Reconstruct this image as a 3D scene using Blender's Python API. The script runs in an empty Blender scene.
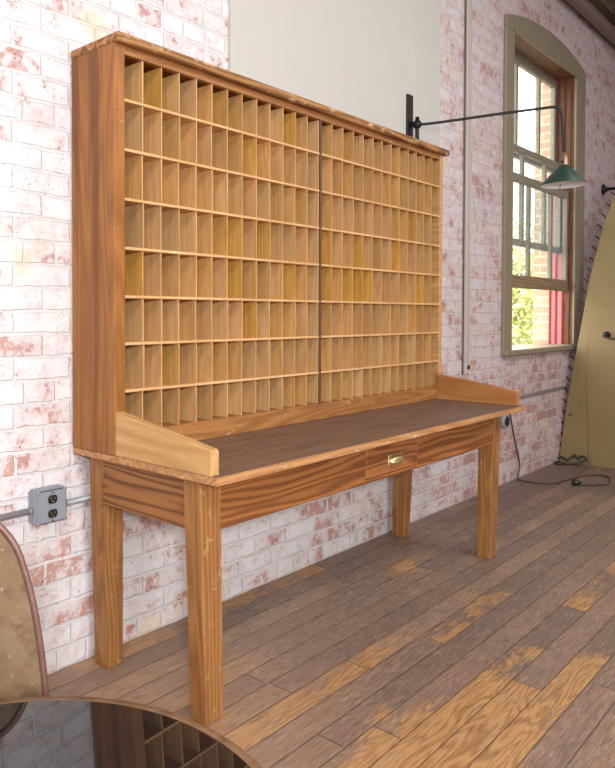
import bpy, bmesh, math, random
from mathutils import Vector, Matrix, noise
random.seed(7)
C = bpy.context.scene.collection
S = bpy.context.scene
V = Vector

# ------------------------------------------------------------------ node helpers
class NT:
    def __init__(s, mat):
        s.t = mat.node_tree; s.n = s.t.nodes; s.l = s.t.links
    def new(s, typ, **k):
        n = s.n.new(typ)
        for a, b in k.items(): setattr(n, a, b)
        return n
    def put(s, sock, v):
        if v is None: return
        if isinstance(v, bpy.types.NodeSocket): s.l.new(v, sock)
        else:
            if isinstance(v, (tuple, list)) and len(v) == 3 and sock.type == 'RGBA': v = (*v, 1)
            sock.default_value = v
    def math(s, op, a, b=0.0, c=None, clamp=False):
        n = s.new('ShaderNodeMath', operation=op, use_clamp=clamp)
        s.put(n.inputs[0], a); s.put(n.inputs[1], b)
        if c is not None: s.put(n.inputs[2], c)
        return n.outputs[0]
    def mix(s, f, a, b, mode='MIX'):
        n = s.new('ShaderNodeMix', data_type='RGBA', blend_type=mode)
        n.clamp_factor = True
        s.put(n.inputs[0], f); s.put(n.inputs[6], a); s.put(n.inputs[7], b)
        return n.outputs[2]
    def ramp(s, f, stops, interp='LINEAR'):
        n = s.new('ShaderNodeValToRGB'); r = n.color_ramp; r.interpolation = interp
        while len(r.elements) < len(stops): r.elements.new(0.5)
        for e, (p, c) in zip(r.elements, stops):
            e.position = p; e.color = (*c, 1) if isinstance(c, (tuple, list)) else (c, c, c, 1)
        s.put(n.inputs[0], f)
        return n.outputs[0]
    def noise(s, vec, scale=5, detail=4, rough=.5, dist=0.0, out=0):
        n = s.new('ShaderNodeTexNoise'); s.put(n.inputs['Vector'], vec)
        s.put(n.inputs['Scale'], scale); n.inputs['Detail'].default_value = detail
        n.inputs['Roughness'].default_value = rough; n.inputs['Distortion'].default_value = dist
        return n.outputs[out]
    def obj(s): return s.new('ShaderNodeTexCoord').outputs['Object']
    def mapv(s, v, loc=(0,0,0), rot=(0,0,0), scale=(1,1,1)):
        n = s.new('ShaderNodeMapping'); s.put(n.inputs[0], v)
        n.inputs[1].default_value = loc; n.inputs[2].default_value = rot; n.inputs[3].default_value = scale
        return n.outputs[0]
    def sep(s, v):
        n = s.new('ShaderNodeSeparateXYZ'); s.put(n.inputs[0], v); return n.outputs
    def comb(s, x=0., y=0., z=0.):
        n = s.new('ShaderNodeCombineXYZ')
        s.put(n.inputs[0], x); s.put(n.inputs[1], y); s.put(n.inputs[2], z); return n.outputs[0]
    def add(s, a, b):
        n = s.new('ShaderNodeVectorMath', operation='ADD'); s.put(n.inputs[0], a); s.put(n.inputs[1], b); return n.outputs[0]
    def bump(s, h, strength=.3, dist=.01, prev=None):
        n = s.new('ShaderNodeBump'); n.inputs['Strength'].default_value = strength
        n.inputs['Distance'].default_value = dist; s.put(n.inputs['Height'], h)
        if prev: s.put(n.inputs['Normal'], prev)
        return n.outputs[0]

def newmat(name):
    m = bpy.data.materials.new(name); m.use_nodes = True
    t = NT(m); bs = t.n['Principled BSDF']
    return m, t, bs

def plain(name, col, rough=.5, metal=0., var=.15, scale=30, bump=.0, spec=.5):
    m, t, b = newmat(name)
    v = t.obj()
    f = t.noise(v, scale, 5, .6)
    t.put(b.inputs['Base Color'], t.mix(f, tuple(c*(1-var) for c in col), tuple(min(1, c*(1+var)) for c in col)))
    b.inputs['Roughness'].default_value = rough; b.inputs['Metallic'].default_value = metal
    b.inputs['Specular IOR Level'].default_value = spec
    if bump: t.put(b.inputs['Normal'], t.bump(t.noise(v, scale*2, 4), bump, .003))
    return m

def wood(name, light, dark, axis='X', stretch=14., fine=1.0, ring=.5, contrast=(.35, .7), rough=.5, scratch=.0, worn=None, wornamt=.0, tone=False, off=0.0, streak=None):
    """grain runs along `axis`; rings, fine pores, worn patches"""
    m, t, b = newmat(name)
    v = t.obj()
    if tone:
        a = t.new('ShaderNodeAttribute', attribute_name='tone')
        tn = t.sep(a.outputs['Vector'])
        v = t.add(v, t.comb(t.math('MULTIPLY', tn[0], 3.), t.math('MULTIPLY', tn[1], 7.), t.math('MULTIPLY', tn[2], 5.)))
    sw = stretch; stretch = stretch*2.2
    sc = {'X': (1, stretch, stretch), 'Y': (stretch, 1, stretch), 'Z': (stretch, stretch, 1)}[axis]
    sc2 = {'X': (1, sw, sw), 'Y': (sw, 1, sw), 'Z': (sw, sw, 1)}[axis]
    vm = t.mapv(v, (off, off*.7, off*1.3), (0, 0, 0), sc)
    warp = t.noise(t.mapv(v, (off, 0, 0), (0, 0, 0), tuple(x*.25 for x in sc2)), 1.2, 3, .5)
    rings = t.math('FRACT', t.math('MULTIPLY', warp, 24.))
    rings = t.math('SUBTRACT', 1., t.math('ABSOLUTE', t.math('SUBTRACT', t.math('MULTIPLY', rings, 2.), 1.)))
    fn = t.noise(vm, 6.*fine, 7, .7)
    gf = t.math('ADD', t.math('MULTIPLY', rings, ring), t.math('MULTIPLY', fn, 1-ring))
    col = t.ramp(gf, [(contrast[0], dark), (contrast[1], light)])
    big = t.noise(v, 2.3, 3, .6)
    col = t.mix(t.math('MULTIPLY', t.ramp(big, [(.35, 0.), (.7, 1.)]), .35), col, tuple(c*.6 for c in light))
    if streak:
        ax = {'X': (.15, 3, 7), 'Y': (7, .15, 3), 'Z': (7, 7, .15)}[axis]
        st = t.noise(t.mapv(v, (3.1+off, 1.7, .4), (0, 0, 0), ax), 1.6, 3, .5)
        col = t.mix(t.ramp(st, [(.50, 0.), (.56, .8)]), col, streak)
    if worn:
        w = t.noise(t.mapv(v, (1, 2, 3), (0, 0, 0), {'X': (1, 2.5, 2.5), 'Y': (2.5, 1, 2.5), 'Z': (2.5, 2.5, 1)}[axis]), 16, 6, .7)
        col = t.mix(t.math('MULTIPLY', t.ramp(w, [(.62-wornamt, 0.), (.72-wornamt, 1.)]), .8), col, worn)
    if tone:
        hs = t.new('ShaderNodeHueSaturation')
        t.put(hs.inputs['Hue'], t.math('ADD', .492, t.math('MULTIPLY', tn[1], .014)))
        t.put(hs.inputs['Saturation'], t.math('ADD', .86, t.math('MULTIPLY', tn[2], .24)))
        t.put(hs.inputs['Value'], t.math('ADD', .80, t.math('MULTIPLY', tn[0], .32)))
        t.put(hs.inputs['Color'], col); col = hs.outputs[0]
    if scratch:
        s1 = t.noise(t.mapv(v, (5, 5, 5), (.5, .7, .3), (3, 40, 40)), 6, 2, .5)
        col = t.mix(t.ramp(s1, [(.70, 0.), (.74, scratch)]), col, (.62, .42, .26))
    t.put(b.inputs['Base Color'], col)
    b.inputs['Roughness'].default_value = rough; b.inputs['Specular IOR Level'].default_value = .28
    t.put(b.inputs['Normal'], t.bump(t.math('ADD', fn, t.math('MULTIPLY', rings, .4)), .25, .002))
    return m

# ------------------------------------------------------------------ materials
def brick_mat():
    m, t, b = newmat('whitewashed_brick')
    v = t.obj(); s = t.sep(v)
    base = t.comb(t.math('ADD', s[0], s[1]), s[2], 0.)
    wn = t.noise(v, 3.5, 3, .6, out=1); wn2 = t.noise(v, 22, 3, .6, out=1)
    def cen(c, k):
        n = t.new('ShaderNodeVectorMath', operation='SUBTRACT'); t.put(n.inputs[0], c); n.inputs[1].default_value = (.5, .5, .5)
        n2 = t.new('ShaderNodeVectorMath', operation='SCALE'); t.put(n2.inputs[0], n.outputs[0]); n2.inputs['Scale'].default_value = k
        return n2.outputs[0]
    uv = t.add(t.add(base, cen(wn, .022)), cen(wn2, .012))
    def bricks(ms, smooth):
        bt = t.new('ShaderNodeTexBrick'); t.put(bt.inputs['Vector'], uv)
        bt.inputs['Scale'].default_value = 1; bt.inputs['Brick Width'].default_value = .212; bt.inputs['Row Height'].default_value = .0765
        bt.inputs['Mortar Size'].default_value = ms; bt.inputs['Mortar Smooth'].default_value = smooth; bt.inputs['Bias'].default_value = 0
        bt.inputs['Color1'].default_value = (0, 0, 0, 1); bt.inputs['Color2'].default_value = (1, 1, 1, 1); bt.inputs['Mortar'].default_value = (.5, .5, .5, 1)
        bt.offset = .5; bt.squash = .55; bt.squash_frequency = 6
        return bt
    bt = bricks(.007, .35)
    rnd = t.sep(bt.outputs['Color'])[0]; mort = bt.outputs['Fac']
    # bare brick
    bc = t.ramp(rnd, [(0., (.42, .13, .075)), (.35, (.50, .20, .11)), (.6, (.30, .13, .12)), (.8, (.55, .27, .16)), (1., (.36, .17, .15))])
    bc = t.mix(t.noise(v, 45, 4, .7), bc, (.58, .34, .28), 'MIX')
    bc = t.mix(t.math('MULTIPLY', t.math('SUBTRACT', s[0], 1.6), .3, clamp=True), bc, (.37, .20, .185))
    # paint with a thin, pinkish body where it is rubbed
    pn = t.noise(v, 6., 5, .65); pf = t.noise(v, 34., 7, .78); pm = t.noise(v, 13., 6, .7)
    right = t.math('ADD', t.math('MULTIPLY', t.math('SUBTRACT', s[0], 1.5), .014, clamp=False), t.math('MULTIPLY', t.math('SUBTRACT', 1., s[0], clamp=True), .028))
    right = t.math('MINIMUM', t.math('MAXIMUM', right, -.02), .035)
    low = t.math('MULTIPLY', t.math('MAXIMUM', t.math('SUBTRACT', 1.3, s[2]), 0.), .026)
    wear = t.math('ADD', t.math('ADD', t.math('MULTIPLY', pn, .30), t.math('MULTIPLY', pf, .34)), t.math('MULTIPLY', pm, .36))
    wear = t.math('ADD', wear, t.math('MULTIPLY', t.math('SUBTRACT', rnd, .5), .09))
    wear = t.math('ADD', t.math('ADD', wear, right), low)
    wear = t.math('SUBTRACT', wear, t.math('MULTIPLY', mort, .12))
    bare = t.ramp(wear, [(.563, 0.), (.590, .85)])
    thin = t.ramp(wear, [(.475, 0.), (.575, .55)])
    paint = t.mix(t.noise(v, 9, 4, .6), (.66, .625, .64), (.86, .85, .85))
    xr = t.math('MULTIPLY', t.math('SUBTRACT', s[0], 1.6), .45, clamp=True)
    paint = t.mix(t.math('MULTIPLY', xr, t.math('ADD', .2, t.noise(v, 26, 5, .7))), paint, (.50, .40, .41))
    paint = t.mix(thin, paint, (.58, .37, .36))
    yl = t.noise(t.add(v, t.comb(4., 2., 9.)), 4.2, 2, .5)
    paint = t.mix(t.ramp(yl, [(.64, 0.), (.72, .5)]), paint, (.74, .58, .34))
    seam = bricks(.003, .9).outputs['Fac']
    sn = t.ramp(t.noise(v, 7., 5, .7), [(.42, .12), (.62, 1.)])
    col = t.mix(t.math('MULTIPLY', seam, t.math('MULTIPLY', sn, .85)), paint, t.mix(t.ramp(t.noise(v, 1.6, 2), [(.4, 0.), (.6, 1.)]), (.40, .38, .41), (.50, .35, .25)))
    col = t.mix(bare, col, bc)
    # dark flecks where the paint has chipped
    fl = t.math('ADD', t.math('MULTIPLY', t.noise(v, 75, 4, .75), .6), t.math('MULTIPLY', pm, .4))
    fl = t.math('ADD', fl, t.math('MULTIPLY', xr, .012))
    col = t.mix(t.ramp(fl, [(.575, 0.), (.61, .8)]), col, (.27, .13, .125))
    t.put(b.inputs['Base Color'], col)
    b.inputs['Roughness'].default_value = .62
    b.inputs['Specular IOR Level'].default_value = .35
    h = t.math('ADD', t.math('MULTIPLY', t.math('SUBTRACT', 1., mort), .8), t.math('MULTIPLY', pf, .45))
    h = t.math('SUBTRACT', h, t.math('MULTIPLY', bare, .12))
    t.put(b.inputs['Normal'], t.bump(h, .75, .009))
    return m

def floor_mat():
    m, t, b = newmat('worn_plank_floor')
    v = t.obj(); s = t.sep(v)
    W, L = .096, 1.7
    rowf = t.math('DIVIDE', s[1], W); row = t.math('FLOOR', rowf); fy = t.math('FRACT', rowf)
    wn = t.new('ShaderNodeTexWhiteNoise', noise_dimensions='1D'); t.put(wn.inputs['W'], row)
    lx = t.math('ADD', t.math('DIVIDE', s[0], L), t.math('MULTIPLY', wn.outputs[0], 7.3))
    pid = t.math('FLOOR', lx); fx = t.math('FRACT', lx)
    w2 = t.new('ShaderNodeTexWhiteNoise', noise_dimensions='2D'); t.put(w2.inputs['Vector'], t.comb(row, pid, 0.))
    r = w2.outputs[0]; rc = t.sep(w2.outputs[1])
    off = t.comb(t.math('MULTIPLY', rc[0], 9.), t.math('MULTIPLY', rc[1], 5.), rc[2])
    gv = t.mapv(t.add(v, off), scale=(2.2, 30, 1))
    fn = t.noise(gv, 6, 8, .75)
    warp = t.noise(t.mapv(t.add(v, off), scale=(1.0, 7, 1)), 1.5, 2, .5)
    rings = t.math('PINGPONG', t.math('MULTIPLY', warp, 30.), 1.)
    grey = t.ramp(r, [(0., (.19, .125, .092)), (.2, (.42, .27, .18)), (.4, (.25, .165, .12)), (.6, (.37, .235, .155)), (.8, (.20, .135, .10)), (1., (.48, .305, .185))])
    grey = t.mix(t.ramp(fn, [(.35, 0.), (.75, .85)]), grey, (.075, .048, .036))
    grey = t.mix(t.ramp(rings, [(.0, .35), (.5, 0.)]), grey, (.10, .064, .045))
    # grime
    gr = t.math('ADD', t.noise(v, 2.2, 4, .6), t.math('MULTIPLY', t.math('SUBTRACT', s[0], 1.2), .05))
    grey = t.mix(t.ramp(gr, [(.45, 0.), (.7, .5)]), grey, (.14, .105, .088))
    # boards that kept their orange varnish, mostly in the foreground
    vn = t.noise(t.mapv(v, (2.2, .6, 0), (0, 0, 0), (1.2, 1.8, 1)), 1.35, 3, .5)
    dx = t.math('SUBTRACT', s[0], .35); dy = t.math('ADD', s[1], 1.25)
    near = t.math('SUBTRACT', 1., t.math('MULTIPLY', t.math('SQRT', t.math('ADD', t.math('MULTIPLY', dx, dx), t.math('MULTIPLY', t.math('MULTIPLY', dy, dy), 3.))), .75), clamp=True)
    k = t.math('ADD', t.math('ADD', t.math('MULTIPLY', vn, .55), t.math('MULTIPLY', near, .42)), t.math('MULTIPLY', t.math('SUBTRACT', rc[2], .5), .50))
    k = t.math('ADD', k, t.math('MULTIPLY', t.math('SUBTRACT', t.noise(t.mapv(v, scale=(1, 3, 1)), 12, 7, .75), .5), .30))
    orange = t.ramp(rings, [(.1, (.36, .165, .045)), (.75, (.58, .31, .105))])
    orange = t.mix(t.math('MULTIPLY', fn, .4), orange, (.30, .15, .06))
    col = t.mix(t.ramp(k, [(.51, 0.), (.56, .85)]), grey, orange)
    # scratches, pale scuffs
    sc = t.noise(t.mapv(v, (0, 0, 0), (0, 0, .8), (3, 60, 1)), 5, 2, .5)
    sc2 = t.noise(t.mapv(v, (4, 0, 0), (0, 0, -.5), (4, 70, 1)), 5, 2, .5)
    col = t.mix(t.ramp(t.math('MAXIMUM', sc, sc2), [(.62, 0.), (.68, .5)]), col, (.50, .38, .30))
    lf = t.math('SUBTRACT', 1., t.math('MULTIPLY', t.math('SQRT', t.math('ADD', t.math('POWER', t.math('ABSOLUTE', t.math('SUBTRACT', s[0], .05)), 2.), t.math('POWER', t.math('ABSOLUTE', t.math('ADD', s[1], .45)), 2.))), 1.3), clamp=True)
    col = t.mix(t.math('MULTIPLY', lf, .45), col, (.50, .31, .19))  # round tan wash on the boards about the left desk legs
    # dark cross scuffs and ingrained dirt
    dk = t.noise(t.mapv(v, (0, 3, 0), (0, 0, 1.2), (2, 22, 1)), 6, 5, .75)
    col = t.mix(t.ramp(dk, [(.53, 0.), (.66, .6)]), col, (.085, .062, .055))
    pw = t.noise(t.mapv(v, (7, 3, 0), (0, 0, 0), (1, 4, 1)), 9, 7, .75)
    col = t.mix(t.ramp(pw, [(.56, 0.), (.68, .5)]), col, (.50, .36, .28))
    # gaps
    e = t.math('MINIMUM', fy, t.math('SUBTRACT', 1., fy))
    e2 = t.math('MULTIPLY', t.math('MINIMUM', fx, t.math('SUBTRACT', 1., fx)), L/W)
    g = t.math('MINIMUM', e, e2)
    gap = t.ramp(g, [(.006, 1.), (.028, 0.)])
    col = t.mix(t.math('MULTIPLY', gap, .8), col, (.035, .026, .022))
    t.put(b.inputs['Base Color'], col)
    t.put(b.inputs['Roughness'], t.math('ADD', .36, t.math('MULTIPLY', gr, .3)))
    h = t.math('ADD', t.math('MULTIPLY', gap, -1.), t.math('MULTIPLY', fn, .25))
    t.put(b.inputs['Normal'], t.bump(h, .45, .004))
    return m

def metal_back_mat():
    m, t, b = newmat('aged_tan_painted_metal')
    v = t.obj()
    n1 = t.noise(v, 18, 6, .7); n2 = t.noise(v, 5, 4, .6); n3 = t.noise(v, 90, 3, .6)
    col = t.mix(t.ramp(n2, [(.35, 0.), (.7, 1.)]), (.155, .092, .045), (.27, .195, .115))
    col = t.mix(t.ramp(n1, [(.48, 0.), (.62, .8)]), col, (.14, .078, .042))
    col = t.mix(t.ramp(n3, [(.66, 0.), (.74, .6)]), col, (.52, .50, .38))
    t.put(b.inputs['Base Color'], col); b.inputs['Roughness'].default_value = .5; b.inputs['Metallic'].default_value = .15
    t.put(b.inputs['Normal'], t.bump(n1, .2, .002))
    return m

def board_mat():
    m, t, b = newmat('olive_tan_painted_board')
    v = t.obj()
    n1 = t.noise(v, 3, 5, .6); n2 = t.noise(v, 30, 3, .6)
    col = t.mix(n1, (.19, .130, .050), (.265, .19, .082))
    col = t.mix(t.ramp(t.noise(t.add(v, t.comb(1., 1., 1.)), 16, 3, .5), [(.66, 0.), (.70, .7)]), col, (.16, .12, .06))
    t.put(b.inputs['Base Color'], col); b.inputs['Roughness'].default_value = .55
    t.put(b.inputs['Normal'], t.bump(n2, .1, .002))
    return m

def glass_mat():
    m, t, b = newmat('old_window_glass')
    out = t.n['Material Output']
    tr = t.new('ShaderNodeBsdfTransparent'); tr.inputs[0].default_value = (.93, .96, .96, 1)
    gl = t.new('ShaderNodeBsdfGlossy'); gl.inputs['Roughness'].default_value = .03
    df = t.new('ShaderNodeBsdfDiffuse'); df.inputs[0].default_value = (.75, .82, .84, 1)
    m1 = t.new('ShaderNodeMixShader'); m1.inputs[0].default_value = .07
    t.l.new(tr.outputs[0], m1.inputs[1]); t.l.new(gl.outputs[0], m1.inputs[2])
    m2 = t.new('ShaderNodeMixShader')
    t.put(m2.inputs[0], t.math('MULTIPLY', t.noise(t.obj(), 3, 3), .16))
    t.l.new(m1.outputs[0], m2.inputs[1]); t.l.new(df.outputs[0], m2.inputs[2])
    t.l.new(m2.outputs[0], out.inputs[0])
    return m

M = {}
M['brick'] = brick_mat(); M['floor'] = floor_mat(); M['glass'] = glass_mat()
M['side'] = wood('oak_side_vertical', (.40, .165, .042), (.23, .083, .020), 'Z', 12, .8, .35, (.25, .75), .45, .5, tone=False, streak=(.15, .055, .020))
M['rail'] = wood('oak_rail', (.42, .185, .06), (.25, .10, .03), 'X', 14, .8, .35, (.3, .75), .5, .4, worn=(.62, .40, .22), wornamt=.0)
M['toprough'] = wood('rough_top_board', (.42, .205, .068), (.17, .066, .022), 'X', 9, 1.1, .4, (.35, .65), .6, .5, worn=(.68, .48, .26), wornamt=.05)
M['shelf'] = wood('shelf_edge_wood', (.78, .48, .23), (.58, .31, .12), 'X', 14, 1, .25, (.3, .7), .45, .6, worn=(.80, .62, .46), wornamt=.02)
M['part'] = wood('partition_board', (.66, .385, .145), (.50, .27, .085), 'Z', 9, .7, .35, (.25, .75), .42, .3, tone=True)
M['backp'] = wood('back_board', (.40, .20, .065), (.26, .11, .035), 'Z', 9, 1, .3, (.3, .7), .6)
M['apron'] = wood('oak_apron', (.35, .135, .040), (.17, .060, .020), 'X', 13, .8, .6, (.3, .62), .42, .3, off=2.)
M['apron_side'] = wood('oak_apron_side', (.34, .145, .045), (.13, .050, .018), 'Y', 13, .8, .6, (.3, .6), .42, .2, off=5.)
M['drawer'] = wood('oak_drawer_front', (.36, .135, .042), (.15, .052, .022), 'X', 13, .8, .6, (.3, .65), .4, .2, off=7.)
M['leg'] = wood('oak_leg', (.40, .185, .058), (.22, .088, .027), 'Z', 14, 1., .35, (.3, .7), .45, .7, worn=(.52, .33, .18), wornamt=.015, off=1.)
M['gallery'] = wood('pine_gallery', (.62, .38, .155), (.48, .25, .085), 'Y', 8, .8, .35, (.3, .75), .45, .4, off=3.)
M['gallery_far'] = wood('pine_gallery_far', (.50, .235, .08), (.36, .15, .045), 'Y', 8, .8, .35, (.3, .75), .45, .4, off=4.)
M['desktop'] = wood('worn_desktop', (.235, .145, .098), (.135, .083, .060), 'X', 12, .9, .3, (.3, .7), .48, .25, worn=(.30, .22, .16), wornamt=-.04)
M['deskedge'] = wood('desktop_edge', (.58, .31, .13), (.36, .155, .055), 'X', 10, 1, .3, (.3, .7), .5, .6, worn=(.74, .55, .38), wornamt=.03)
M['darkstrip'] = plain('dark_gap_strip', (.10, .048, .024), .5, 0, .2, 30)
M['brass'] = plain('aged_brass', (.72, .58, .30), .32, .9, .2, 60)
M['casing'] = plain('olive_grey_paint', (.25, .21, .145), .45, 0, .12, 12, .15)
M['sash'] = plain('sash_paint', (.25, .22, .165), .5, 0, .15, 14, .15)
M['sashwood'] = wood('sash_bottom_rail_wood', (.36, .255, .165), (.20, .12, .07), 'X', 10, 1, .3, (.3, .7), .5)
M['jamb'] = wood('dark_jamb', (.20, .080, .035), (.10, .038, .018), 'Z', 12, 1, .4, (.3, .7), .45)
M['wallboard'] = plain('cream_painted_board', (.55, .535, .485), .6, 0, .04, 4, .05)
M['strip'] = plain('grey_cream_paint', (.48, .43, .375), .55, 0, .08, 12, .1)
M['black'] = plain('black_iron', (.025, .024, .026), .45, .6, .3, 40, .1)
M['socket'] = plain('lamp_socket_brass', (.34, .24, .16), .4, .7, .3, 60)
M['green'] = plain('green_enamel', (.016, .045, .030), .4, 0, .25, 18)
M['enamelwhite'] = plain('white_enamel', (.85, .86, .90), .3, 0, .03, 10)
M['grey'] = plain('grey_box_paint', (.28, .30, .345), .42, .1, .08, 40, .05)
M['conduit'] = plain('grey_conduit', (.33, .33, .35), .4, .2, .12, 30)
M['blackplastic'] = plain('black_plastic', (.018, .017, .017), .35, 0, .2, 30)
M['screw'] = plain('steel_screw', (.45, .45, .46), .35, .8, .1, 40)
M['cord'] = plain('brown_cord', (.075, .045, .040), .6, 0, .2, 60)
M['rust'] = plain('rusty_rim', (.17, .085, .065), .5, .3, .35, 50, .2)
M['tanmetal'] = metal_back_mat()
M['board'] = board_mat()
M['pipe'] = plain('mauve_painted_pipe', (.30, .225, .21), .5, 0, .25, 14, .1)
M['timber'] = wood('ceiling_timber', (.21, .155, .12), (.10, .072, .058), 'X', 10, 1, .3, (.3, .7), .6)
M['ceil'] = wood('ceiling_plank', (.42, .20, .07), (.22, .09, .03), 'X', 10, 1, .4, (.3, .7), .5)
M['plaster'] = plain('plaster', (.70, .66, .60), .7, 0, .05, 5)
M['tabletrim'] = wood('table_rim_wood', (.22, .125, .065), (.12, .065, .035), 'X', 8, 1, .3, (.3, .7), .35)
M['redboard'] = plain('red_siding', (.55, .21, .20), .6, 0, .12, 8)
M['redline'] = plain('dark_red_batten', (.32, .03, .06), .6, 0, .1, 8)
M['paleext'] = plain('pale_exterior_wall', (.72, .55, .50), .7, 0, .1, 4)
M['leaf'] = plain('bright_leaf', (.55, .58, .24), .6, 0, .4, 3)
M['bark'] = plain('bark', (.16, .11, .07), .8, 0, .3, 20)
M['ground'] = plain('outside_gravel', (.45, .42, .35), .9, 0, .15, 6)
def table_glass():
    m, t, b = newmat('black_glass_top')
    b.inputs['Base Color'].default_value = (.006, .006, .007, 1); b.inputs['Roughness'].default_value = .015
    b.inputs['IOR'].default_value = 1.75
    f = t.noise(t.obj(), 60, 3); t.put(b.inputs['Roughness'], t.math('MULTIPLY', f, .03))
    return m
M['tableglass'] = table_glass()
def tanbrick():
    m, t, b = newmat('sunlit_tan_brick')
    bt = t.new('ShaderNodeTexBrick'); s = t.sep(t.obj()); t.put(bt.inputs['Vector'], t.comb(t.math('ADD', s[0], s[1]), s[2], 0.))
    bt.inputs['Scale'].default_value = 1; bt.inputs['Brick Width'].default_value = .2; bt.inputs['Row Height'].default_value = .072; bt.inputs['Mortar Size'].default_value = .008
    bt.inputs['Color1'].default_value = (.60, .40, .26, 1); bt.inputs['Color2'].default_value = (.52, .31, .22, 1); bt.inputs['Mortar'].default_value = (.72, .60, .42, 1)
    t.put(b.inputs['Base Color'], bt.outputs[0]); b.inputs['Roughness'].default_value = .8
    return m
M['tanbrick'] = tanbrick()

# ------------------------------------------------------------------ mesh helpers
class MB:
    def __init__(s): s.bm = bmesh.new(); s.mi = 0
    def _faces(s, fs):
        for f in fs: f.material_index = s.mi
    def box(s, x0, x1, y0, y1, z0, z1, bev=0., tone=None, seg=1):
        r = bmesh.ops.create_cube(s.bm, size=1)
        vs = r['verts']
        for v in vs: v.co = V(((x0+x1)/2 + v.co.x*(x1-x0), (y0+y1)/2 + v.co.y*(y1-y0), (z0+z1)/2 + v.co.z*(z1-z0)))
        s._fin(vs, bev, seg)
        return vs
    def _fin(s, vs, bev, seg=1):
        es = set(e for v in vs for e in v.link_edges)
        fs = set(f for v in vs for f in v.link_faces); s._faces(fs)
        if bev > 0: bmesh.ops.bevel(s.bm, geom=list(es), offset=bev, segments=seg, affect='EDGES', clamp_overlap=True)
    def taper(s, top, bot, z1, z0, bev=.002):
        """top/bot = (x0,x1,y0,y1)"""
        vs = []
        for z, (a, b, c, d) in ((z0, bot), (z1, top)):
            for x, y in ((a, c), (b, c), (b, d), (a, d)): vs.append(s.bm.verts.new((x, y, z)))
        fs = [(3, 2, 1, 0), (4, 5, 6, 7)] + [(i, (i+1) % 4, 4+(i+1) % 4, 4+i) for i in range(4)]
        for f in fs: s.bm.faces.new([vs[i] for i in f])
        s._fin(vs, bev)
    def prism(s, pts, d, bev=0.):
        """pts: closed loop of 3D points; extruded by vector d"""
        d = V(d)
        a = [s.bm.verts.new(V(p)) for p in pts]; b = [s.bm.verts.new(V(p)+d) for p in pts]
        n = len(a); f1 = s.bm.faces.new(a); f2 = s.bm.faces.new(b[::-1])
        for i in range(n): s.bm.faces.new([a[(i+1) % n], a[i], b[i], b[(i+1) % n]])
        s._fin(a+b, bev)
    def tube(s, path, r, seg=10, caps=True):
        path = [V(p) for p in path]; rr = r if isinstance(r, (list, tuple)) else [r]*len(path)
        rings = []; up = None
        for i, p in enumerate(path):
            d = (path[min(i+1, len(path)-1)] - path[max(i-1, 0)]).normalized()
            if up is None:
                up = d.orthogonal().normalized()
            up = (up - d*up.dot(d)).normalized(); w = d.cross(up)
            rings.append([s.bm.verts.new(p + (up*math.cos(a)+w*math.sin(a))*rr[i]) for a in [2*math.pi*k/seg for k in range(seg)]])
        fs = []
        for a, b in zip(rings, rings[1:]):
            for k in range(seg):
                f = s.bm.faces.new([a[k], a[(k+1) % seg], b[(k+1) % seg], b[k]]); f.smooth = True; fs.append(f)
        if caps: fs += [s.bm.faces.new(rings[0][::-1]), s.bm.faces.new(rings[-1])]
        s._faces(fs)
    def lathe(s, prof, c, axis=(0, 0, 1), seg=32, close=False):
        """prof: list of (r, h) along axis"""
        ax = V(axis).normalized(); u = ax.orthogonal().normalized(); w = ax.cross(u); c = V(c)
        rings = []
        for r, h in prof:
            if r < 1e-6: rings.append([s.bm.verts.new(c+ax*h)])
            else: rings.append([s.bm.verts.new(c+ax*h+(u*math.cos(a)+w*math.sin(a))*r) for a in [2*math.pi*k/seg for k in range(seg)]])
        fs = []
        for a, b in zip(rings, rings[1:]):
            for k in range(seg):
                k2 = (k+1) % seg
                if len(a) == 1 and len(b) == 1: continue
                if len(a) == 1: q = [a[0], b[k2], b[k]]
                elif len(b) == 1: q = [a[k], a[k2], b[0]]
                else: q = [a[k], a[k2], b[k2], b[k]]
                f = s.bm.faces.new(q); f.smooth = True; fs.append(f)
        s._faces(fs)
    def ball(s, c, r, sub=2, sc=(1, 1, 1)):
        q = bmesh.ops.create_icosphere(s.bm, subdivisions=sub, radius=r)
        for v in q['verts']: v.co = V((v.co.x*sc[0], v.co.y*sc[1], v.co.z*sc[2])) + V(c)
        for f in set(f for v in q['verts'] for f in v.link_faces): f.smooth = True; f.material_index = s.mi
    def build(s, name, mat, parent=None, tone=None):
        me = bpy.data.meshes.new(name)
        bmesh.ops.recalc_face_normals(s.bm, faces=s.bm.faces)
        if parent is not None:
            # sub-parts: subtract the world position of the whole chain
            off = V((0, 0, 0)); q = parent
            while q is not None: off += q.location; q = q.parent
            for v in s.bm.verts: v.co -= off
        s.bm.to_mesh(me); s.bm.free()
        for mm in (mat if isinstance(mat, list) else [mat]): me.materials.append(mm)
        if tone is not None:
            at = me.attributes.new('tone', 'FLOAT_VECTOR', 'FACE')
            if isinstance(tone, list):
                n = len(me.polygons)//len(tone)
                for i in range(len(me.polygons)): at.data[i].vector = tone[min(i//n, len(tone)-1)]
            else:
                for d in at.data: d.vector = tone
        o = bpy.data.objects.new(name, me); C.objects.link(o); o.parent = parent
        return o

def tag(o, label=None, cat=None, group=None, kind=None):
    if label: o['label'] = label
    if cat: o['category'] = cat
    if group: o['group'] = group
    if kind: o['kind'] = kind
    return o
def thing(name, label, cat, loc=(0, 0, 0), group=None):
    o = bpy.data.objects.new(name, None); C.objects.link(o); o.location = loc; o.empty_display_size = .1
    return tag(o, label, cat, group)
def struct(o): o['kind'] = 'structure'; return o

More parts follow.
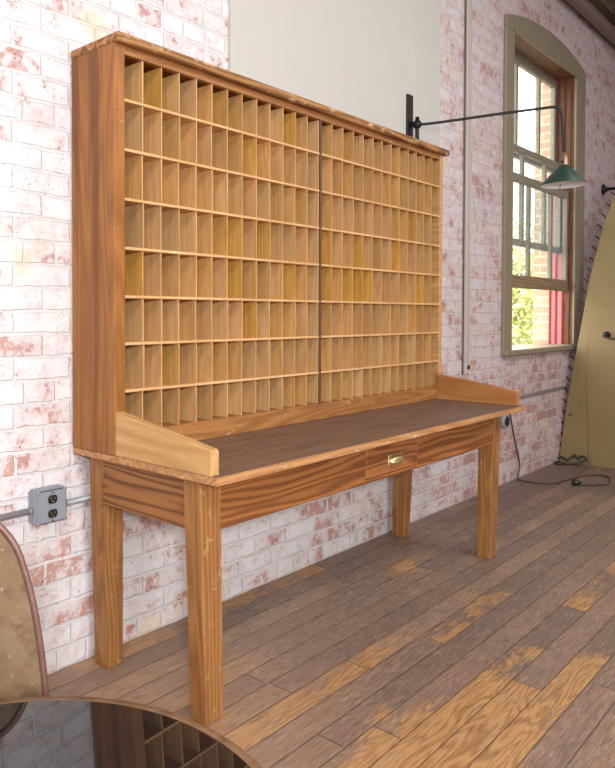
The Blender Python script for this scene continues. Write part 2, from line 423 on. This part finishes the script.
# ------------------------------------------------------------------ camera
PX, PY, F = 307.5-68.6971, 384-54.3334, 711.559
cam = bpy.data.cameras.new('camera'); co = bpy.data.objects.new('camera', cam); C.objects.link(co)
cam.sensor_fit = 'HORIZONTAL'; cam.sensor_width = 36; cam.lens = F*36/615
cam.shift_x = (307.5-PX)/615; cam.shift_y = -(384-PY)/615
R_ = V((.6835742, -.72987959, .0014448)); U_ = V((.01420647, .01528425, .99978226)); F_ = V((.72974275, .68340484, -.02081693))
mw = Matrix.Identity(4)
for i in range(3): mw[i][0] = R_[i]; mw[i][1] = U_[i]; mw[i][2] = -F_[i]
CAM = V((-1.38673, -2.08707, 1.21181))
for i in range(3): mw[i][3] = CAM[i]
co.matrix_world = mw; cam.clip_start = .02; cam.clip_end = 200
S.camera = co

# ------------------------------------------------------------------ room shell
ZC = 4.1; XL, XR, YF = -4.2, 8.0, -5.6; WT = .27
OX0, OX1, OZ0, OZ1 = 3.70, 5.015, .965, 3.245    # window opening in the brick, hidden behind the casing
bx0, bx1, bz0 = 3.65, 5.055, .925
b = MB()
b.box(XL-.2, XR+.2, YF-.2, .0, -.12, 0)
struct(b.build('floor', M['floor']))
b = MB()
b.box(XL-.4, bx0, 0, WT, -.1, ZC+.1); b.box(bx1, XR+.4, 0, WT, -.1, ZC+.1)
b.box(bx0, bx1, 0, WT, -.1, bz0); b.box(bx0, bx1, 0, WT, 3.28, ZC+.1)
struct(b.build('wall_back', M['brick']))
b = MB(); b.box(XR, XR+.3, YF-.2, 0, 0, ZC); struct(b.build('wall_right', M['brick']))
b = MB(); b.box(XL-.3, XL, YF-.2, 0, 0, ZC); struct(b.build('wall_left', M['plaster']))
b = MB(); b.box(XL, XR, YF-.3, YF, 0, ZC); struct(b.build('wall_front', M['plaster']))
b = MB(); b.box(XL-.2, XR+.2, YF-.2, 0, ZC, ZC+.15); struct(b.build('ceiling', M['ceil']))
b = MB(); b.box(XL, XR, -.13, 0, 3.93, ZC, .008); struct(b.build('trim_1', M['timber']))
# ceiling joists, one object per joist
for i in range(8):
    x = -3.3+i*1.5
    b = MB(); b.box(x-.07, x+.07, YF, -.13, ZC-.22, ZC, .006)
    struct(b.build('trim_%d' % (i+3), M['timber']))

# horizontal painted pipe under the wall beam
b = MB(); b.tube([(XL+.1, -.085, 3.79), (XR-.1, -.085, 3.79)], .052, 16)
pp = thing('wall_pipe', 'thick mauve-grey painted pipe running along the wall just below the ceiling beam', 'pipe', (2, -.085, 3.79))
b.build('pipe', M['pipe'], pp)
for x in (-2, .5, 3., 7.):
    b = MB(); b.box(x-.02, x+.02, -.15, 0, 3.72, 3.735); b.box(x-.02, x+.02, -.15, -.14, 3.72, 3.80)
    b.build('pipe_hanger', M['black'], pp)

# ------------------------------------------------------------------ window (triple hung, arched casing)
def cz(x):   # arch outline
    a, c, h = 3.555, 5.245, .11
    u = (x-a)/(c-a)*2-1
    return 3.32 + .112*(1-u*u)
win = bpy.data.objects.new('window_1', None); C.objects.link(win); win.location = (4.4, 0, .93); win['kind'] = 'structure'
xs = [3.555+i*(5.245-3.555)/20 for i in range(21)]
b = MB(); b.prism([(3.555, 0, .93), (OX0, 0, .93), (OX0, 0, 3.24), (3.555, 0, 3.24)], (0, -.022, 0), .004)
b.build('casing_side', M['casing'], win)
b = MB(); b.prism([(OX1, 0, .93), (5.245, 0, .93), (5.245, 0, 3.24), (OX1, 0, 3.24)], (0, -.022, 0), .004)
b.build('casing_side', M['casing'], win)
b = MB(); b.prism([(x, 0, cz(x)) for x in xs] + [(5.245, 0, 3.2405), (3.555, 0, 3.2405)], (0, -.024, 0), .004)
b.build('casing_head', M['casing'], win)
b = MB(); b.box(OX0-.02, OX1+.02, -.036, -.024, 3.228, 3.262, .004); b.build('head_moulding', M['casing'], win)
b = MB(); b.box(3.550, 5.250, -.05, WT+.03, .922, .962, .006); b.build('window_sill', M['casing'], win)
b = MB()
b.box(OX0-.06, OX0, 0.001, .19, .962, 3.28); b.box(OX0-.06, OX1+.1, 0.001, .19, 3.245, 3.33)
b.build('jamb', M['jamb'], win)
b = MB(); b.box(OX1, OX1+.1, .001, .072, .962, 3.245); b.build('jamb', M['jamb'], win)
b = MB(); b.box(OX1, OX1+.1, .072, .19, 2.3, 3.245); b.build('jamb', M['jamb'], win)
b = MB(); b.box(OX1, OX1+.1, .072, .19, .962, 2.3); tag(b.build('sash_track', M['redboard'], win), 'red painted sash track')
for y in (.027, .078, .132, .182):
    b = MB(); b.box(OX0, OX0+.012, y-.006, y+.006, .962, 3.245); b.build('parting_stop', M['casing'], win)
    b = MB(); b.box(OX1-.012, OX1, y-.006, y+.006, .962, 2.3); b.build('parting_stop', M['redline'] if y > .05 else M['jamb'], win)
    b = MB(); b.box(OX1-.012, OX1, y-.006, y+.006, 2.3, 3.245); b.build('parting_stop', M['jamb'], win)
b = MB(); b.box(OX1+.01, OX1+.25, .19, .33, .9, 3.5); b.box(3.3, 3.69, .272, .33, .9, 3.5)
struct(b.build('trim_2', M['tanbrick']))
def sash(y0, y1, z0, z1, topr, botr, stile, botmat=None):
    f = MB()
    x0, x1 = OX0, OX1
    f.box(x0, x0+stile, y0, y1, z0, z1, .003); f.box(x1-stile, x1, y0, y1, z0, z1, .003)
    f.box(x0+stile, x1-stile, y0, y1, z1-topr, z1, .003)
    if not botmat: f.box(x0+stile, x1-stile, y0, y1, z0, z0+botr, .003)
    for xm in (4.168, 4.635): f.box(xm-.018, xm+.018, y0+.004, y1-.004, z0+botr, z1-topr, .003)
    o = f.build('sash', M['sash'], win)
    if botmat:
        g = MB(); g.box(x0+stile, x1-stile, y0-.004, y1, z0, z0+botr, .004); g.build('bottom_rail', botmat, o)
    for a, c in ((x0+stile, 4.15), (4.186, 4.617), (4.653, x1-stile)):
        g = MB(); g.box(a, c, (y0+y1)/2-.0015, (y0+y1)/2+.0015, z0+botr, z1-topr); g.build('pane', M['glass'], o)
sash(.033, .070, 1.417, 2.27, .062, .095, .045, M['sashwood'])
sash(.086, .125, 1.745, 2.51, .05, .05, .05)
sash(.140, .175, 2.44, 3.235, .065, .06, .055)

# ------------------------------------------------------------------ outside
b = MB(); b.box(XL, 40, WT, 40, -.4, -.25); struct(b.build('ground_outside', M['ground'])); 
g = bpy.data.objects['ground_outside']; g['label'] = 'pale ground outside the window'
def tree(x, y, h, r, label, n, seed):
    random.seed(seed)
    t = thing('leafy_tree', label, 'tree', (x, y, -.25))
    b = MB(); b.tube([(x, y, -.25), (x+.05, y, h*.35), (x-.03, y+.05, h*.7)], [.12, .09, .04], 8); b.build('trunk', M['bark'], t)
    b = MB()
    for i in range(n):
        d = V((random.gauss(0, 1), random.gauss(0, 1), random.gauss(0, 1))).normalized()
        rr = r*(random.random()**.4)*(1+.25*noise.noise(d*2.3))
        p = V((x, y, h*.58)) + V((d.x*rr, d.y*rr, d.z*rr*1.15))
        a = random.uniform(.05, .10); u = V((random.gauss(0, 1), random.gauss(0, 1), random.gauss(0, 1))).normalized(); w = u.orthogonal().normalized()
        vs = [b.bm.verts.new(p+u*a), b.bm.verts.new(p+w*a*.5), b.bm.verts.new(p-u*a), b.bm.verts.new(p-w*a*.5)]
        b.bm.faces.new(vs)
    b.build('foliage', M['leaf'], t)
tree(10.6, 2.95, 2.6, 1.15, 'bright leafy tree seen low through the open window', 4200, 3)
random.seed(11)

# ------------------------------------------------------------------ wall boards, strip
wb = MB(); wb.box(.775, 2.255, -.018, 0, 1.5, 3.92, .002)
tag(wb.build('wall_board', M['wallboard']), 'large cream painted board on the brick wall directly above the sorter', 'board', None)
wb = MB(); wb.box(2.259, 2.60, -.016, 0, 1.5, 3.92, .002)
tag(wb.build('wall_board', M['wallboard']), 'narrow cream painted board beside the black lamp bracket on the wall', 'board', None)
ws = thing('wall_strip', 'tall narrow pale painted strip fixed upright on brick between sorter and window', 'strip', (2.975, 0, .83))
b = MB(); b.box(2.945, 3.005, -.028, 0, .83, 3.73, .004); b.build('cover', M['strip'], ws)
b = MB(); b.tube([(2.941, -.012, .83), (2.941, -.012, 3.73)], .0032, 8); b.build('cable', M['cord'], ws)
b = MB(); b.lathe([(0, 0), (.014, 0), (.014, .006), (.006, .010), (0, .008)], (2.985, -.028, .875), (0, -1, 0), 14); b.build('screw', M['black'], ws)

# ------------------------------------------------------------------ writing desk
XE = 2.183; YD = -.706; ZD = .76
desk = thing('sorting_desk', 'long oak desk with a worn dark top and centre drawer under the pigeonhole sorter', 'desk', (1.08, -.36, 0))
b = MB(); b.box(0, XE, YD, -.012, ZD-.025, ZD, .003, seg=2)
top = b.build('desktop', [M['deskedge'], M['desktop']], desk)
for p in top.data.polygons:
    if p.normal.z > .9: p.material_index = 1
def leg(top4, bot4):
    b = MB(); b.taper(top4, bot4, ZD-.025, 0, .003)
    return b.build('leg', M['leg'], desk)
leg((.017, .103, -.622, -.548), (.055, .131, -.606, -.540))
leg((.020, .104, -.155, -.075), (.061, .129, -.119, -.048))
leg((2.003, 2.10, -.622, -.545), (2.020, 2.094, -.600, -.534))
leg((2.003, 2.095, -.155, -.075), (2.026, 2.092, -.115, -.048))
b = MB(); b.box(.100, .872, -.622, -.600, .578, ZD-.025, .002); b.box(1.262, 2.006, -.622, -.600, .578, ZD-.025, .002)
b.box(.872, 1.262, -.621, -.600, .578, .592, .001); b.box(.872, 1.262, -.600, -.585, .578, ZD-.025)
b.build('front_apron', M['apron'], desk)
b = MB(); b.box(.024, .046, -.550, -.146, .582, ZD-.025, .002); b.build('side_apron', M['apron_side'], desk)
b = MB(); b.box(2.070, 2.092, -.548, -.150, .582, ZD-.025, .002); b.build('side_apron', M['apron_side'], desk)
b = MB(); b.box(.100, 2.006, -.110, -.088, .582, ZD-.025, .002); b.build('rear_apron', M['apron'], desk)
b = MB(); b.box(.876, 1.258, -.624, -.604, .595, ZD-.028, .003)
dr = b.build('drawer', M['drawer'], desk)
# cup pull with backplate
b = MB()
b.box(1.025, 1.135, -.628, -.624, .622, .668, .0015)
N_, K_ = 12, 6
grid = []
for i in range(N_+1):
    th = math.pi*i/N_
    row = []
    for k in range(K_+1):
        ph = (math.pi/2)*k/K_
        row.append(b.bm.verts.new((1.08-.05*math.cos(th), -.628-.024*math.sin(th)*math.cos(ph)**.7 - .0005, .636+.026*math.sin(ph)*math.sin(th)**.5 if th else .636)))
    grid.append(row)
for i in range(N_):
    for k in range(K_):
        f = b.bm.faces.new([grid[i][k], grid[i+1][k], grid[i+1][k+1], grid[i][k+1]]); f.smooth = True
tag(b.build('cup_pull', M['brass'], dr), 'aged brass cup pull')
# galleries: sloped end boards on the desktop
def gallery(x0, x1, zr, mat):
    b = MB(); b.prism([(x0, -.2465, ZD), (x0, -.2465, zr), (x0, -.676, ZD+.074), (x0, -.682, ZD+.066), (x0, -.682, ZD)], (x1-x0, 0, 0), .002)
    return b.build('end_board', mat, desk)
tag(gallery(.001, .034, .900, M['gallery']), 'pale pine sloping end board')
tag(gallery(2.142, 2.176, .895, M['gallery_far']), 'orange-brown sloping end board')

# ------------------------------------------------------------------ pigeonhole sorter
ZT = 2.075; Y0, Y1 = -.012, -.2457; X1 = 2.196
so = thing('pigeonhole_sorter', 'tall oak pigeonhole sorter with eight rows of narrow slots standing on the desk', 'sorter', (1.086, -.13, ZD))
b = MB(); b.box(-.003, .0405, Y1-.003, Y0, ZD, ZT, .002); b.build('side_panel', M['side'], so)
b = MB(); b.box(X1-.030, X1, Y1, Y0, ZD, ZT, .002); b.build('side_panel', M['gallery'], so)
b = MB(); b.box(-.005, X1+.030, Y1-.026, Y0+.004, ZT, ZT+.030, .005); b.build('top_board', M['toprough'], so)
b = MB(); b.box(.0405, X1-.030, Y1+.001, Y1+.022, 2.048, ZT, .002); b.build('top_rail', M['rail'], so)
b = MB(); b.box(.0405, X1-.030, Y1-.004, Y1+.018, ZD, .828, .003); b.build('base_rail', M['rail'], so)
b = MB(); b.box(.0405, X1-.030, Y0-.010, Y0, ZD, ZT); b.build('back_panel', M['backp'], so)
shz = [1.903, 1.744, 1.585, 1.427, 1.270, 1.117, .963]
XC0, XC1 = .0405, X1-.030; XM = 1.094
b = MB(); b.box(XM-.0078, XM-.0015, Y1+.007, Y0-.010, .828, 2.048, .001); b.box(XM+.0015, XM+.0078, Y1+.007, Y0-.010, .828, 2.048, .001)
dv = b.build('centre_divider', M['part'], so, (.6, .4, .3))
b = MB(); b.box(XM-.0055, XM+.0055, Y1-.001, Y1+.0075, .828, 2.048, .001); tag(b.build('gap_shade_strip', M['darkstrip'], dv), 'dark brown strip painted in for the shaded gap between halves')  # dark colour stands in for the shaded gap between the two sorter halves
b = MB(); b.box(XC0, XC1, Y1+.018, Y0-.010, .812, .828)
b.build('carcass_board', M['backp'], so)
TH = .0095
for x0, x1 in ((XC0, XM-.0078), (XM+.0078, XC1)):
    for z in shz:
        b = MB(); b.box(x0, x1, Y1+.001, Y0-.010, z-TH/2, z+TH/2, .0012)
        b.build('shelf', M['shelf'], so)
rows = [(2.048, shz[0]+TH/2)] + [(shz[i]-TH/2, shz[i+1]+TH/2) for i in range(6)] + [(shz[6]-TH/2, .828)]
def tone_for(ix, iz):
    r = random.random
    yellow = 1. if (iz in (3, 4) and r() < .25) or r() < .03 else 0.
    return (min(1, .25+.7*r()), min(1, .10+.45*r()+yellow*.35), min(1., .25+.4*r()+yellow*.5))
PT = .0045
xs = []
for half, (x0, x1) in enumerate(((XC0, XM-.0078), (XM+.0078, XC1))):
    for k in range(1, 13): xs.append((half, k, x0 + (x1-x0)*k/13))
order = [(h, k, x, iz) for iz in range(8) for (h, k, x) in xs]
order.sort(key=lambda q: (q[2]))
rest = MB(); rt = []
for i, (h, k, x, iz) in enumerate(order):
    z1, z0 = rows[iz]; x += random.uniform(-.0022, .0022); tn = tone_for(k, iz)
    if i < 100:
        b = MB(); b.box(x-PT/2, x+PT/2, Y1+.004+random.uniform(0, .003), Y0-.010, z0, z1); b.build('partition', M['part'], so, tn)
    else:
        rest.box(x-PT/2, x+PT/2, Y1+.004+random.uniform(0, .003), Y0-.010, z0, z1); rt.append(tn)
tag(rest.build('partition', M['part'], so, rt), kind='stuff')

# ------------------------------------------------------------------ outlet, conduit
def cond_z(x): return .572 + .0085*x
cd = thing('electrical_conduit', 'grey metal conduit running low along the brick wall behind the desk', 'conduit', (0, -.014, .572))
b = MB(); b.tube([(XL, -.014, cond_z(XL)), (-.178, -.024, .574)], .0105, 10); b.tube([(-.042, -.024, .574), (.3, -.014, cond_z(.3)), (XR-.5, -.014, cond_z(XR-.5))], .0105, 10)
b.build('tubing', M['conduit'], cd)
for x in (1.6, 3.4, 4.6):
    b = MB(); b.box(x-.01, x+.01, -.0265, 0, cond_z(x)-.013, cond_z(x)+.013, .002); b.build('strap', M['conduit'], cd)
ob = thing('outlet_box', 'grey metal outlet box with two black sockets on the brick wall', 'outlet', (-.11, 0, .583))
b = MB(); b.box(-.168, -.052, -.048, 0, .527, .640, .006, seg=3); b.build('box', M['grey'], ob)
b = MB(); b.box(-.165, -.055, -.056, -.048, .530, .637, .010, seg=3); 
pl = b.build('cover_plate', M['grey'], ob)
b = MB(); b.lathe([(0, 0), (.010, 0), (.010, .012), (.0085, .013), (0, .013)], (-.168, -.024, .574), (-1, 0, 0), 12)
b.build('conduit_connector', M['conduit'], ob)
b = MB(); b.lathe([(0, 0), (.014, 0), (.014, .012), (.0085, .013), (0, .013)], (-.052, -.024, .574), (1, 0, 0), 12)
b.build('conduit_connector', M['conduit'], ob)
for z in (.607, .560):
    b = MB(); 
    pts = []
    for k in range(28):
        a = 2*math.pi*k/28; x = .0175*math.cos(a); zz = max(-.0135, min(.0135, .0175*math.sin(a))); pts.append((-.110+x, -.056, z+zz))
    b.prism(pts, (0, -.003, 0), .0006); r = b.build('socket', M['blackplastic'], pl)
    b = MB(); b.box(-.118, -.116, -.0595, -.0588, z-.001, z+.008); b.box(-.104, -.102, -.0595, -.0588, z-.001, z+.006)
    b.lathe([(0, 0), (.0022, 0), (.0022, .0006), (0, .0006)], (-.110, -.0589, z-.007), (0, -1, 0), 10)
    b.build('slots', M['brass'], r)
for z in (.629, .538, ):
    b = MB(); b.lathe([(0, 0), (.003, 0), (.0025, .0012), (0, .0014)], (-.110, -.056, z), (0, -1, 0), 10); b.build('screw', M['black'], pl)
for x, z in ((-.160, .634), (-.060, .634), (-.060, .533), (-.160, .533)):
    b = MB(); b.lathe([(0, 0), (.006, 0), (.006, .005), (.0035, .007), (0, .007)], (x, -.049, z), (0, -1, 0), 10); b.build('lug', M['grey'], pl)

# round outlet beyond the desk, with plug
ro = thing('round_outlet', 'small round grey and black wall outlet just past the far desk leg', 'outlet', (3.60, 0, .46))
b = MB(); b.lathe([(0, 0), (.052, 0), (.052, .028), (.044, .036), (0, .036)], (3.60, 0, .46), (0, -1, 0), 28); b.build('housing', M['grey'], ro)
b = MB(); b.lathe([(0, 0), (.034, 0), (.034, .005), (0, .006)], (3.585, -.036, .462), (0, -1, 0), 24); b.build('socket', M['blackplastic'], ro)
b = MB(); b.tube([(3.64, -.02, .50), (3.64, -.014, .56), (3.64, -.014, .60)], .0105, 10); b.build('riser', M['conduit'], ro)

# ------------------------------------------------------------------ power cord
def smooth(pts, n=8):
    P = [V(p) for p in pts]; P = [P[0]*2-P[1]] + P + [P[-1]*2-P[-2]]; out = []
    for i in range(1, len(P)-2):
        for k in range(n):
            t = k/n; a, b_, c, d = P[i-1:i+3]
            out.append(.5*((2*b_)+(-a+c)*t+(2*a-5*b_+4*c-d)*t*t+(-a+3*b_-3*c+d)*t**3))
    out.append(P[-2]); return out
cordp = smooth([(3.66, -.02, .57), (3.682, -.02, .494), (3.736, -.022, .364), (3.80, -.024, .22), (3.852, -.025, .105), (3.80, -.035, .02), (3.79, -.09, .0075), (3.80, -.18, .0075), (3.88, -.275, .0075), (4.0, -.29, .0075), (4.145, -.32, .0075),
    (4.27, -.34, .0075), (4.379, -.424, .0075), (4.345, -.49, .0075), (4.29, -.52, .0075), (4.18, -.545, .0075), (4.079, -.55, .0075), (3.99, -.471, .0075), (3.92, -.40, .012)], 8)
cord = thing('power_cord', 'thin brown power cord hanging down the wall and looped on the floor', 'cord', (3.9, -.2, 0))
b = MB(); b.tube(cordp, .0062, 8); b.build('cable', M['cord'], cord)
b = MB(); b.lathe([(0, 0), (.010, 0), (.020, .012), (.022, .035), (.018, .06), (0, .062)], (3.945, -.425, .0245), V((-.6, .9, 0)), 14); b.build('plug', M['blackplastic'], cord)

# ------------------------------------------------------------------ leaning board with spiked edge
bp = thing('leaning_board', 'large olive-tan board with dark pins along its slanted edge, standing against wall', 'board', (4.72, -.6, 0))
def PL(y, z, off=0.0): return V((4.72+.17*z+off, y, z))
edge = [(.0, 0), (-.008, .055), (-.038, .505), (-.092, 1.006), (-.147, 1.508), (-.228, 1.97), (-.305, 2.217), (-.36, 2.35)]
b = MB(); b.prism([PL(y-.004, z) for y, z in edge] + [PL(-1.45, 2.35), PL(-1.75, 0)], (.035, 0, 0), .003)
b.build('panel', M['board'], bp)
b = MB(); b.tube([PL(-.182, .60, -.0006), PL(-.215, .3, -.0006), PL(-.236, .01, -.0006)], .0022, 6); b.tube([PL(-.172, 1.0, -.0006), PL(-.182, .60, -.0006)], .0013, 6); b.build('seam', M['rust'], bp)
def edge_y(z):
    for (ya, za), (yb, zb) in zip(edge, edge[1:]):
        if za <= z <= zb: return ya+(yb-ya)*(z-za)/(zb-za)
    return edge[-1][0]
for i in range(24):
    z = .10+i*.0915; y = edge_y(z)-.008
    ln = max(.030, .062*(1-i*.028)) if y > -.05 else .045
    yt = y+ln; 
    b = MB(); b.tube([PL(y-.01, z-.006, .012), (PL(yt, z+.047).x+.012, min(yt, -.006) if i < 5 else yt, z+.047)], .0055, 6)
    b.build('pin', M['black'], bp)
b = MB(); b.lathe([(0, 0), (.028, 0), (.028, .01), (.016, .016), (.016, .03), (0, .032)], PL(-.314, 1.052), (-1, 0, .17), 18); b.tube([PL(-.30, 1.045, -.02), PL(-.36, 1.02, -.035), PL(-.42, 1.03, -.02)], .006, 6)
b.build('latch', M['black'], bp)
b = MB(); b.lathe([(0, 0), (.016, 0), (.014, .006), (0, .007)], PL(-.075, .39), (-1, 0, .17), 14); b.build('grommet', M['rust'], bp)
bf = smooth([(4.66, -.02, .03), (4.67, -.05, .05), (4.66, -.09, .03), (4.68, -.12, .055), (4.685, -.145, .075), (4.68, -.17, .05), (4.69, -.20, .075), (4.685, -.235, .05), (4.67, -.20, .03), (4.65, -.16, .014), (4.62, -.10, .010), (4.56, -.05, .010), (4.60, -.02, .012), (4.66, -.03, .012)], 6)
b = MB(); b.tube(bf, .008, 8); tag(b.build('rope_scrap', M['blackplastic']), 'black crumpled scrap of rope at the foot of the tan board', 'rope')
# iron rod from wall that carries the board's top
rd = thing('wall_rod', 'dark iron rod sticking out of the brick wall at the board top', 'rod', (5.80, 0, 2.385))
b = MB(); b.lathe([(0, 0), (.05, 0), (.05, .012), (.025, .02), (.018, .05), (0, .05)], (5.83, 0, 2.39), (0, -1, 0), 20); b.build('flange', M['black'], rd)
b = MB(); b.tube([(5.83, -.045, 2.39), (5.84, -.30, 2.39), (5.84, -1.7, 2.39)], .014, 10); b.build('rod', M['black'], rd)

# ------------------------------------------------------------------ swing arm lamp
lp = thing('swing_arm_lamp', 'black swing-arm wall lamp with a green conical shade in front of the window', 'lamp', (2.235, -.018, 2.25))
b = MB(); b.box(2.196, 2.257, -.030, -.018, 2.125, 2.456, .002); 
b.build('mounting_plate', M['black'], lp)
b = MB()
for z in (2.29, 2.18): b.box(2.226, 2.250, -.075, -.028, z-.012, z+.012, .003)
b.tube([(2.238, -.066, 2.14), (2.238, -.066, 2.325)], .011, 10); b.ball((2.238, -.066, 2.285), .026)
b.build('hinge', M['black'], lp)
b = MB()
b.tube(smooth([(2.238, -.066, 2.283), (2.30, -.16, 2.290), (2.45, -.44, 2.315), (2.56, -.635, 2.331), (2.592, -.69, 2.334), (2.606, -.712, 2.322), (2.613, -.722, 2.28), (2.618, -.728, 2.16), (2.622, -.732, 2.09)], 6), .0075, 10)
b.build('arm', M['black'], lp)
LC = V((2.622, -.732, 1.915))
b = MB(); b.lathe([(0, .175), (.012, .175), (.014, .15), (.020, .145), (.020, .115), (.024, .11), (.024, .095), (.016, .09), (0, .09)], LC, (0, 0, 1), 20); b.build('socket', M['socket'], lp)
b = MB(); b.tube([LC+V((-.020, -.0, .12)), LC+V((-.038, .0, .118))], .006, 8); b.build('switch', M['black'], lp)
b = MB(); b.mi = 0
b.lathe([(.022, .108), (.030, .096), (.1165, .004), (.117, 0), (.116, -.001)], LC, (0, 0, 1), 48)
b.mi = 1; b.lathe([(.116, -.001), (.114, .002), (.029, .090), (.020, .100)], LC, (0, 0, 1), 48)
sh = b.build('lamp_shade', [M['green'], M['enamelwhite']], lp)
bmx = sh.data
b = MB(); b.lathe([(0, .085), (.012, .08), (.014, .06), (.030, .034), (.028, .016), (.018, .006), (0, .003)], LC, (0, 0, 1), 20); b.build('bulb', M['enamelwhite'], lp)
b = MB(); b.tube([LC+V((.0, .01, .02)), LC+V((-.012, .015, -.006)), LC+V((-.014, .016, -.022))], .0018, 6); b.build('pull_chain', M['black'], lp)

# ------------------------------------------------------------------ foreground round table
TC = V((-1.1058, -1.4760, .69904)); TN = V((-.02391046, .02553015, .99938806)); TR = .3257
tb = thing('round_table', 'small round pedestal table with a black mirror-like top and narrow wooden rim', 'table', (TC.x, TC.y, 0))
b = MB(); b.lathe([(0, 0), (TR-.015, 0), (TR-.015, -.008), (0, -.008)], TC+TN*.001, TN, 96)
to = b.build('table_top', M['tableglass'], tb)
for p in to.data.polygons: p.use_smooth = False
b = MB(); b.lathe([(TR-.015, .0), (TR-.003, .0), (TR, -.004), (TR-.001, -.018), (TR-.01, -.024), (0, -.024), ], TC, TN, 96)
b.build('rim', M['tabletrim'], tb)
b = MB(); b.lathe([(0, .70), (.09, .665), (.03, .64), (.026, .35), (.032, .10), (.05, .05), (.19, .02), (.20, 0), (0, 0)], (TC.x, TC.y, 0), (0, 0, 1), 32)
q = b.build('pedestal', M['black'], tb)
for v in q.data.vertices:
    if v.co.z > .655: v.co.z = .655 + (v.co.z-.655)*.3

# ------------------------------------------------------------------ metal chair by the wall side of the table
RT = V((.6836, -.7299, 0)).normalized(); FW = V((.7297, .6834, 0)).normalized()   # right and away, seen from the table
O = V((-.757, -1.060, 0)); SC = 1.12; CZ = 1.2118      # lower right corner of the backrest
def CH(u, w, z): return O + RT*u + FW*w + V((0, 0, z))
def up(z): return CZ - (CZ-z)*SC
ch = thing('metal_chair', 'tan metal chair with a rounded rust-edged backrest behind the round table', 'chair', tuple(CH(-.2, -.15, 0)))
def outline(ins=0.):
    right = [(.003, .60), (.000, .66), (-.004, .70), (-.010, .745), (-.018, .79), (-.028, .83), (-.041, .868), (-.060, .895), (-.085, .914), (-.12, .926), (-.20, .932)]
    right = [(u*SC, up(z)) for u, z in right]
    pts = right + [(-.44-u, z) for u, z in right[::-1][1:] if u > -.21]
    c = (-.22, .70)
    return [(c[0]+(u-c[0])*(1-ins/.2), c[1]+(z-c[1])*(1-ins/.17)) for u, z in pts]
ol = outline()
b = MB(); b.prism([CH(u, .0, z) for u, z in outline(.004)], FW*.004); b.build('backrest', M['tanmetal'], ch)
b = MB(); b.tube(smooth([CH(u, .002, z) for u, z in ol], 3) , .0058, 8); b.tube([CH(ol[0][0], .002, ol[0][1]), CH(ol[-1][0], .002, ol[-1][1])], .0058, 8); b.build('backrest_rim', M['rust'], ch)
for u in (-.03, -.37):
    b = MB(); b.tube(smooth([CH(u, .010, .66), CH(u, .014, .52), CH(u, .0, .45), CH(u, .03, .2), CH(u*1.05, .07, .008)], 5), .010, 10); b.build('rear_leg', M['rust'], ch)
for u in (-.05, -.35):
    b = MB(); b.tube([CH(u, -.33, .44), CH(u, -.36, .008)], .010, 10); b.build('front_leg', M['rust'], ch)
b = MB(); b.prism([CH(-.02, .0, .44), CH(-.38, .0, .44), CH(-.37, -.30, .44), CH(-.33, -.36, .44), CH(-.07, -.36, .44), CH(-.03, -.30, .44)], (0, 0, .016), .004); b.build('seat', M['tanmetal'], ch)

# ------------------------------------------------------------------ light
def area(name, loc, target, size, power, col=(1, 1, 1), spread=None):
    l = bpy.data.lights.new(name, 'AREA'); l.shape = 'DISK'; l.size = size; l.energy = power; l.color = col
    o = bpy.data.objects.new(name, l); C.objects.link(o); o.location = loc
    o.rotation_euler = (V(target)-V(loc)).to_track_quat('-Z', 'Y').to_euler(); return o
area('flash_light', (-1.95, -2.85, 1.62), (1.3, -.2, 1.0), .22, 62, (.98, .98, 1))
area('fill_behind_camera', (-1.2, -5.3, 1.7), (.8, 0, 1.0), 2.2, 150, (.97, .985, 1))  # added soft fill to brighten under the desk; no window is built there
area('ceiling_fill', (-2.0, -2.8, 3.8), (-.6, -.8, 0), 1.6, 95, (.97, .98, 1))  # added ambient fill under the ceiling, no fixture of the room
area('ceiling_fill', (2.2, -3.2, 3.8), (2.0, -2.2, 0), 2.0, 88, (.98, .98, 1))  # second added fill, over the middle of the floor
area('ceiling_fill', (5.5, -3.0, 3.8), (5.2, -1.5, 0), 1.6, 26, (1, .97, 1))  # weak added fill for the far end

w = bpy.data.worlds.new('world'); S.world = w; w.use_nodes = True
nt = w.node_tree; bg = nt.nodes['Background']
bg.inputs[0].default_value = (1.0, .98, .92, 1); bg.inputs[1].default_value = 5.5
S.view_settings.view_transform = 'Standard'; S.view_settings.look = 'None'
S.view_settings.exposure = 0.0; S.view_settings.gamma = 1; S.view_settings.use_curve_mapping = False
